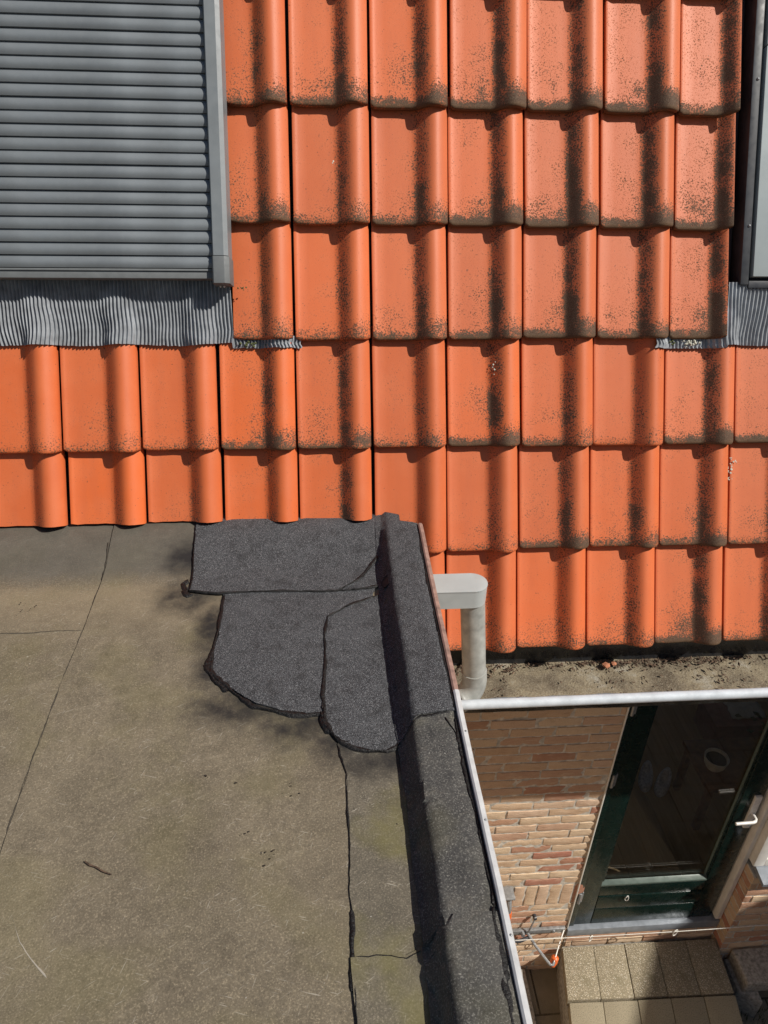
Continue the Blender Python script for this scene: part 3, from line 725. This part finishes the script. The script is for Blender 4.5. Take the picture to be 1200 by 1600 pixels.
# melted bitumen squeezed out along the edges
def bead(path, wid, hgt, off, seed, jit=.003, name='bitumen_seam', wvar=.8):
    if wid > .003: wid *= .78
    pts = dens(path, .007, jit, seed, False); bm = bmesh.new(); rings = []; n = len(pts)
    for i, p in enumerate(pts):
        a = Vector(pts[max(0, i-1)]); b = Vector(pts[min(n-1, i+1)]); t = (b-a).normalized(); nn_ = Vector((-t.y, t.x))
        w_ = wid*(1+wvar*2.0*nz(i*.13, seed, 1.3)+.25*nz(i*.8, seed, 4.)); w_ = max(w_, wid*.18)
        if i in (0, n-1): w_ *= .2
        ring = []
        for k in range(7):
            q = -1 + 2*k/6; pp = Vector(p) + nn_*q*w_*(1+.25*nz(i*.9, k, seed))
            hh = hgt*(1-q*q)*(1+.6*nz(i*.45, k*.7, seed)) - (.004 if abs(q) == 1 else 0)
            ring.append(bm.verts.new((pp.x, pp.y, roofz(pp.x, pp.y)+off+hh)))
        rings.append(ring)
    for a, b in zip(rings, rings[1:]):
        for k in range(6): bm.faces.new((a[k], a[k+1], b[k+1], b[k]))
    o = obj(name, mesh(name, bm, MT['tar'], 60), MT['tar'], ext); o.location = EV
    return o
bead([(-.410, 2.12), (-.400, 1.946), (-.400, 1.862)], .0042, .0022, .0135, 21)
bead([(-.412, 1.925), (-.425, 1.905), (-.418, 1.885), (-.405, 1.875)], .012, .003, .008, 22, .002)
bead([(-.404, 1.885), (-.415, 1.868), (-.402, 1.850), (-.388, 1.850)], .009, .003, .009, 40, .002)
bead([(-.400, 1.862), (-.305, 1.849), (-.143, 1.851), (.05, 1.843), (.13, 1.852), (.172, 1.862)], .0046, .0026, .0155, 23, .003)
bead([(.05, 1.846), (.10, 1.885), (.135, 1.93), (.155, 1.965), (.178, 1.995)], .0070, .003, .018, 24)
bead([(-.293, 1.845), (-.296, 1.715), (-.303, 1.596), (-.301, 1.528), (-.238, 1.446), (-.178, 1.393), (-.108, 1.368), (-.045, 1.355), (.0, 1.360)], .0085, .0032, .0095, 25, .003)
bead([(-.306, 1.600), (-.309, 1.535), (-.288, 1.490), (-.25, 1.448)], .0120, .003, .009, 32, .002)
bead([(.170, 1.815), (.076, 1.771), (.012, 1.726), (.002, 1.633), (.004, 1.531), (-.006, 1.415), (.0, 1.335)], .0056, .0026, .0148, 26, .003)
bead([(.002, 1.50), (-.002, 1.42), (-.006, 1.37)], .0075, .002, .0145, 33)
bead([(-.010, 1.362), (.002, 1.325), (.028, 1.275), (.073, 1.240), (.1, 1.230), (.145, 1.230), (.19, 1.256), (.228, 1.283), (.30, 1.288)], .0085, .0034, .0125, 27, .003)
bead([(-.012, 1.352), (-.006, 1.325), (.012, 1.295)], .013, .003, .010, 34)
bead([(.030, 1.255), (.045, 1.173), (.0455, 1.038), (.0425, .893), (.046, .845)], .0017, .0014, .0078, 28, .0025)
bead([(.046, .850), (.043, .80), (.040, .74), (.038, .70)], .0050, .0014, .0085, 29, .003)
bead([(.042, .71), (.045, .648), (.042, .4), (.041, 0)], .0020, .0014, .0105, 30, .003)
bead([(.310, 1.27), (.3125, 1.0), (.311, .80)], .0052, .0018, .0160, 31, .004)
bead([(.312, 2.08), (.3105, 1.7), (.312, 1.30)], .0046, .0018, .0200, 37, .003)
bead([(.308, .80), (.303, .70), (.301, .60), (.306, .50), (.303, .2)], .0075, .0022, .0185, 38, .004)
bead([(.285, 1.27), (.305, 1.215)], .0020, .0015, .0160, 39)
bead([(-.683, 2.10), (-.674, 1.991), (-.675, 1.706), (-.680, 1.495), (-.679, 1.25), (-.674, 1.022), (-.676, .6), (-.675, 0)], .0011, .0008, .0035, 41, .0025, wvar=1.)
bead([(-1.2, 1.70), (-.897, 1.705), (-.795, 1.708), (-.680, 1.712)], .0013, .0008, .0030, 42, .003, wvar=1.)
bead([(.05, .757), (.10, .758), (.141, .747), (.168, .760)], .0013, .001, .0125, 43, .003)
MT['scratch'] = simple('pale_scratch', (.33, .30, .25), .9)
sc_o = bead([(-.606, .882), (-.576, .831), (-.542, .794), (-.508, .762)], .0011, .0003, .0058, 44, .001, 'scratch_mark', 1.); sc_o.data.materials[0] = MT['scratch']
MT['seam_dirt'] = simple('seam_dirt', (.055, .046, .035), .9)
for o in ext.children:
    if o.name.startswith('bitumen_seam') and o.data.vertices[0].co.x < -.6: o.data.materials[0] = MT['seam_dirt']
# drain mouth in the upstand; flat black disc stands in for its inner shade
do_ = Vector((-.74, 0, .67)); dc = Vector((.196, 1.845, roofz(.196, 1.845)+.0195))
dm = eobj('drain_mouth', tube([dc+do_*.003, dc-do_*.02], .024, 18, False), MT['underlay'])
eobj('drain_shade_disc', tube([dc+do_*.0012, dc+do_*.0016], .0238, 18), MT['underlay'], dm)
# edge trim in two lengths
def trimlen(ya, yb, mat, name, seed):
    bm = bmesh.new(); n = int(abs(yb-ya)/.03); rows = []
    for i in range(n+1):
        y = ya+(yb-ya)*i/n; zz = roofz(.318, y)+.020; x = .3195+.0008*nz(y*9, seed)
        rows.append([bm.verts.new(q) for q in ((x-.004, y, zz-.03), (x-.004, y, zz+.006), (x, y, zz+.009), (x+.008, y, zz+.008), (x+.0115, y, zz+.003), (x+.0115, y, zz-.085), (x+.006, y, zz-.092))])
    for a, b in zip(rows, rows[1:]):
        for k in range(6): bm.faces.new((a[k], a[k+1], b[k+1], b[k]))
    bm.faces.new(rows[0]); bm.faces.new(rows[-1])
    return tag(eobj(name, bm, mat, ext, 35))
t1 = trimlen(2.095, 1.346, MT['trim_rust'], 'edge_trim', 1); t1['label'] = 'rust stained upper length of roof edge trim'
t2 = trimlen(1.350, BY, MT['trim'], 'edge_trim', 2); t2['label'] = 'pale metal length of roof edge trim'
t2.location.z += .0012; t2.location.x += .001
for y in (1.22, .98, .74, .5):
    b = bmesh.new(); bmesh.ops.create_uvsphere(b, u_segments=8, v_segments=6, radius=.0032); o = obj('nail', b, MT['galv'], ext); o.location = EV + Vector((.326, y, roofz(.318, y)+.0285))

# ------------------------------------------------------------------ drain pipe from the flat roof
dp = empty('drain_pipe', (.509, 1.87, 2.545)); tag(dp, 'grey plastic drain pipe leading from the flat roof into the gutter', 'drain pipe')
def dobj(name, bm, mat, parent=dp, sm=40):
    bmesh.ops.translate(bm, verts=bm.verts, vec=-Vector(dp.location)); return obj(name, bm, mat, parent, sm=sm)
cy, hw = 1.875, .046; xe = .466
st = [(.30, cy-hw), (xe, cy-hw)] + [(xe+hw*math.sin(a*math.pi/14), cy-hw*math.cos(a*math.pi/14)) for a in range(1, 14)] + [(xe, cy+hw), (.30, cy+hw)]
hood = dobj('outlet_hood', prism(st, 2, 2.975, 3.036), MT['pvc2'], sm=30)
st2 = [(p[0] if p[0] < .31 else p[0]+.001, (p[1]-cy)*1.016+cy) for p in st]
dobj('hood_lid', prism(st2, 2, 3.0365, 3.0415, .001), MT['pvc2'], hood, 30)
A, B = Vector((.471, 1.877, 2.98)), Vector((.506, 1.868, 2.640)); d = (B-A).normalized()
dobj('pipe', tube([A, A+(B-A)*.33, A+(B-A)*.66, B], .0395, 32), MT['pvc'])
# elbow: arc turning to the front left
tgt = Vector((-.80, -.42, -.25)).normalized(); axis = d.cross(tgt).normalized(); pts = [B-d*.030, B-d*.0295, B-d*.002]
p = B.copy(); cur = d.copy(); stp = .0115
for i in range(9):
    p = p + cur*stp; cur = Matrix.Rotation(R(10.0), 3, axis) @ cur; pts.append(p.copy())
pts.append(p+cur*.012)
el = dobj('elbow', tube(pts, [.0395, .0425]+[.0425]*(len(pts)-2), 32, False), MT['pvc'])
mo = el.modifiers.new('thickness', 'SOLIDIFY'); mo.thickness = .003
dobj('collar', tube([B-d*.033, B-d*.028], .0432, 32), MT['pvc'], el)

# ------------------------------------------------------------------ paving, kerb, block
bk0, bk1, fr0, fr1 = Vector((1.347, 2.322)), Vector((2.268, 2.318)), Vector((1.296, 2.035)), Vector((2.241, 2.013))
def slab(quad, z, th, mat, label, seed, parent):
    rs = random.Random(seed); c = sum((Vector(q) for q in quad), Vector((0, 0)))/4
    poly = [tuple((Vector(q)-c)*.985) for q in quad]
    bm = prism([(p[0], p[1]) for p in poly], 2, -th, 0, .004)
    o = obj('slab', bm, mat, parent, loc=(c.x, c.y, z+rs.uniform(-.003, .003))); o.rotation_euler = (rs.uniform(-.006, .006), rs.uniform(-.006, .006), 0)
    return o
plat = empty('paved_platform', (0, 0, 0)); tag(plat, kind='structure')
lerp = lambda a, b, t: a+(b-a)*t
for i in range(5):
    a, b = i/5, (i+1)/5
    slab([lerp(bk0, bk1, a), lerp(bk0, bk1, b), lerp(fr0, fr1, b), lerp(fr0, fr1, a)], 0, .06, MT['slab_a'], None, i, plat)
e2 = [Vector(q) for q in ((1.304, 2.028), (1.493, 2.022), (1.687, 2.017), (1.874, 2.014), (2.062, 2.010), (2.243, 2.006))]
for rw_ in range(5):
    sh = Vector((-.060, -.335))
    for i in range(5):
        q = [e2[i]+sh*rw_, e2[i+1]+sh*rw_, e2[i+1]+sh*(rw_+1)*.999, e2[i]+sh*(rw_+1)*.999]
        slab(q, -.004, .06, MT['slab_b'], None, 50+rw_*5+i, plat)
cs = [tuple(p) for p in ((1.352, 2.318), (2.262, 2.314), (2.238, 2.03), (1.94, .40), (1.02, .40), (1.304, 2.035))]
obj('platform_base', prism(cs, 2, -.29, -.062), MT['concrete'], plat)
kb = obj('kerb', prism([(1.02, .3), (1.135, .3), (1.158, 2.335), (1.04, 2.335)], 2, -.29, -.235, .008), MT['concrete']); tag(kb, 'narrow worn concrete kerb beside the sunken strip', 'kerb')
cb = empty('concrete_block', (2.55, 2.15, -.285)); tag(cb, 'rough grey concrete block against the brick wall at lower right', 'concrete block')
obj('block_top', box((-.215, -.098, .19), (.40, .098, .292), .014, seg=3), MT['concrete'], cb)
obj('block_leg', prism([(-.235, -.085), (-.235, .095), (-.12, .095), (-.12, -.155)], 2, 0, .188, .01), MT['concrete'], cb)
# grass in front of the block
bm = bmesh.new(); rr = random.Random(9)
for i in range(900):
    x, y = rr.uniform(2.32, 2.9), rr.uniform(1.6, 2.04); h = rr.uniform(.02, .07); a = rr.uniform(0, 6.28); dx, dy = math.cos(a)*.003, math.sin(a)*.003
    lx, ly = rr.uniform(-.02, .02), rr.uniform(-.02, .02)
    bm.faces.new([bm.verts.new((x-dx, y-dy, -.286)), bm.verts.new((x+dx, y+dy, -.286)), bm.verts.new((x+lx, y+ly, -.285+h))])
tag(obj('grass', bm, MT['grass'], sm=0), 'sparse short grass in front of the concrete block', 'grass', kind='stuff')

# ------------------------------------------------------------------ washing line bracket, cord, tap
br = empty('line_bracket', (1.13, 2.345, .17)); tag(br, 'grey metal washing line bracket with orange tip on the brick wall', 'bracket')
def bobj(name, bm, mat, sm=40):
    bmesh.ops.translate(bm, verts=bm.verts, vec=-Vector(br.location)); return obj(name, bm, mat, br, sm=sm)
bobj('wall_plate', box((.98, 2.326, .158), (1.338, 2.345, .192), .003), MT['galv'])
bobj('swing_arm', tube([(1.118, 2.322, .178), (1.150, 2.27, .150), (1.205, 2.20, .112), (1.222, 2.178, .104), (1.236, 2.176, .105), (1.246, 2.190, .110)], .0085, 8), MT['galv'])
bobj('stay_rod', tube([(1.246, 2.190, .110), (1.29, 2.265, .148), (1.330, 2.326, .180)], .0035, 6), MT['white'])
bobj('hook', tube([(1.100, 2.33, .150), (1.118, 2.315, .20), (1.140, 2.325, .285), (1.146, 2.335, .306), (1.150, 2.328, .322), (1.142, 2.322, .326), (1.137, 2.330, .312)], .0045, 8), MT['galv'])
bobj('hook_eye', tube([(1.144, 2.348, .313), (1.144, 2.322, .313)], .011, 10), MT['dark'])
bobj('end_tip', tube([(1.244, 2.196, .062), (1.252, 2.205, .082), (1.258, 2.213, .112), (1.260, 2.216, .118)], [.016, .021, .021, .014], 14), MT['orange'])
bobj('lower_arm', tube([(1.00, 2.300, .155), (1.07, 2.295, .150), (1.135, 2.31, .160)], .011, 8), MT['dark'])
bobj('bolt', tube([(1.09, 2.33, .176), (1.09, 2.308, .176)], .013, 6), MT['galv'])
bobj('bolt', tube([(1.27, 2.33, .176), (1.27, 2.318, .176)], .009, 6), MT['galv'])
cd = empty('washing_line', (1.016, 2.2, .34)); tag(cd, 'thin white washing line stretched in front of the door', 'cord')
pts = [(1.00+(2.9-1.00)*t/24 - 1.016, 0, .0-.018*math.sin(math.pi*t/24)) for t in range(25)]
obj('line', tube(pts, .0022, 6), MT['cord'], cd)
def ring(cx, cz, rx, rz_, yaw_):
    pts = [(cx + rx*math.cos(a*.4488)*math.cos(yaw_), rx*math.cos(a*.4488)*math.sin(yaw_), cz + rz_*math.sin(a*.4488) + (.004 if a % 5 == 0 else 0)) for a in range(15)]
    return tube(pts, .0028, 6, False)
obj('line_clip', ring(1.424-1.016, -.032, .015, .024, .6), MT['cord'], cd)
obj('line_clip', ring(1.902-1.016, -.030, .017, .026, .4), MT['cord'], cd)
tp = empty('wall_tap', (.96, 2.345, .5)); tag(tp, 'outdoor tap with orange fittings on the brick wall beside the roof edge', 'tap')
def tobj(name, bm, mat):
    bmesh.ops.translate(bm, verts=bm.verts, vec=-Vector(tp.location)); return obj(name, bm, mat, tp)
tobj('shelf_plate', box((.905, 2.27, .600), (.985, 2.345, .612), .003), MT['galv'])
tobj('valve_body', tube([(.965, 2.342, .545), (.965, 2.30, .540), (.965, 2.285, .52), (.968, 2.283, .47)], [.012, .014, .013, .012], 12), MT['galv'])
tobj('spindle', tube([(.965, 2.30, .54), (.965, 2.295, .585)], .007, 10), MT['galv'])
tobj('cross_handle', tube([(.940, 2.295, .588), (.990, 2.295, .588)], .007, 8), MT['white'])
tobj('coupling', tube([(.968, 2.283, .47), (.970, 2.283, .425)], [.016, .017], 14), MT['orange'])
tobj('hose', tube([(.970, 2.283, .425), (.972, 2.285, .38), (.965, 2.29, .34)], .010, 10), MT['white'])
tobj('feed_pipe', tube([(.940, 2.335, .58), (.942, 2.335, .40), (.95, 2.335, .30)], .007, 8), MT['orange'])

# ------------------------------------------------------------------ small loose things
tw = [(-.494, .986), (-.482, .977), (-.469, .972), (-.452, .961), (-.434, .953)]
tag(obj('twig', tube([(x, y, roofz(x, y)+.0105) for x, y in tw], [.0016, .0020, .0018, .0017, .0010], 6), MT['litter']), 'short dark twig lying alone on the flat roof felt', 'twig')
bm = bmesh.new(); rr = random.Random(31)
for (x, y, n, sp) in ((-.09, 1.135, 7, .016), (-.12, .975, 10, .012), (-.27, 1.19, 3, .006), (-.20, 1.16, 2, .004), (.10, 1.075, 4, .012), (.14, 1.03, 2, .01), (-.845, 1.79, 10, .02), (-.17, 1.03, 3, .01)):
    for i in range(n):
        b = bmesh.new(); bmesh.ops.create_icosphere(b, subdivisions=1, radius=rr.uniform(.0007, .0022)); px, py = x+rr.gauss(0, sp), y+rr.gauss(0, sp)
        for v in b.verts: v.co = Vector((v.co.x*rr.uniform(.6, 1.6), v.co.y*rr.uniform(.6, 1.6), v.co.z*.5))
        bmesh.ops.translate(b, verts=b.verts, vec=(px, py, roofz(px, py)+.009)); merge(bm, b)
tag(obj('roof_grit', bm, MT['soil']), 'scattered black crumbs on the flat roof felt', 'debris', kind='stuff')
bm = bmesh.new()
for i in range(900):
    dense = rr.random() < .75
    x = rr.uniform(.40, 2.6) if rr.random() < .6 else rr.choice([.62, .98, 1.08, 1.2, 1.36, 1.44]) + rr.gauss(0, .05)
    y = 2.018 - abs(rr.gauss(0, .022)) if dense else rr.uniform(1.82, 2.02); z = 2.548 + rr.uniform(0, .006)
    s_ = rr.uniform(.003, .011); a = rr.uniform(0, 6.28); u_ = Vector((math.cos(a), math.sin(a), rr.uniform(-.3, .3)))*s_; v_ = Vector((-math.sin(a), math.cos(a), rr.uniform(-.5, .5)))*s_*rr.uniform(.15, .6); c0 = Vector((x, y, z))
    top = Vector((0, 0, s_*.35))
    q = [c0-u_, c0+v_, c0+u_, c0-v_]; bv = [bm.verts.new(p) for p in q]; m0 = bm.verts.new(c0+top)
    for k in range(4): bm.faces.new((bv[k], bv[(k+1) % 4], m0))
tag(obj('leaf_litter', bm, MT['litter'], sm=0), 'dead leaf litter and crumbs gathered along the back of the gutter', 'leaf litter', kind='stuff')
for (x, y, s_, rz) in ((1.02, 1.985, .016, .3), (1.05, 1.992, .011, 1.2)):
    b = bmesh.new(); bmesh.ops.create_icosphere(b, subdivisions=1, radius=s_)
    for v in b.verts: v.co.z *= .45; v.co += Vector((nz(v.co.x*90, v.co.y*90, 1), nz(v.co.y*90, 3, 2), 0))*.005
    o = obj('tile_shard', b, MT['clamp'], loc=(x, y, 2.56), rot=(0, 0, rz), sm=0)
    tag(o, 'larger orange tile shard in the gutter dirt' if s_ > .012 else 'smaller orange tile shard in the gutter dirt', 'shard')

# ------------------------------------------------------------------ unseen house added right of the frame to shade the yard
dn = math.atan2(.86, .52)
nb = empty('shading_house', (6.62, -.50, -.285)); nb.rotation_euler.z = dn; tag(nb, 'unseen neighbouring house added across the yard to shade the paving', 'house')
obj('wall', box((-9, -7, 0), (4, -.25, 5.95)), MT['render'], nb)
obj('roof', prism([(-7.3, 6.02), (0, 6.02), (0, 6.235), (-3.6, 8.6), (-7.3, 6.235)], 0, -9.3, 4.3), MT['roofdark'], nb)
for x in (-6, -3, 0.5):
    f = obj('window', box((x, -.27, 3.2), (x+1.2, -.22, 4.6), .01), MT['white'], nb); obj('pane', box((x+.08, -.225, 3.28), (x+1.12, -.212, 4.52)), MT['glass'], f)
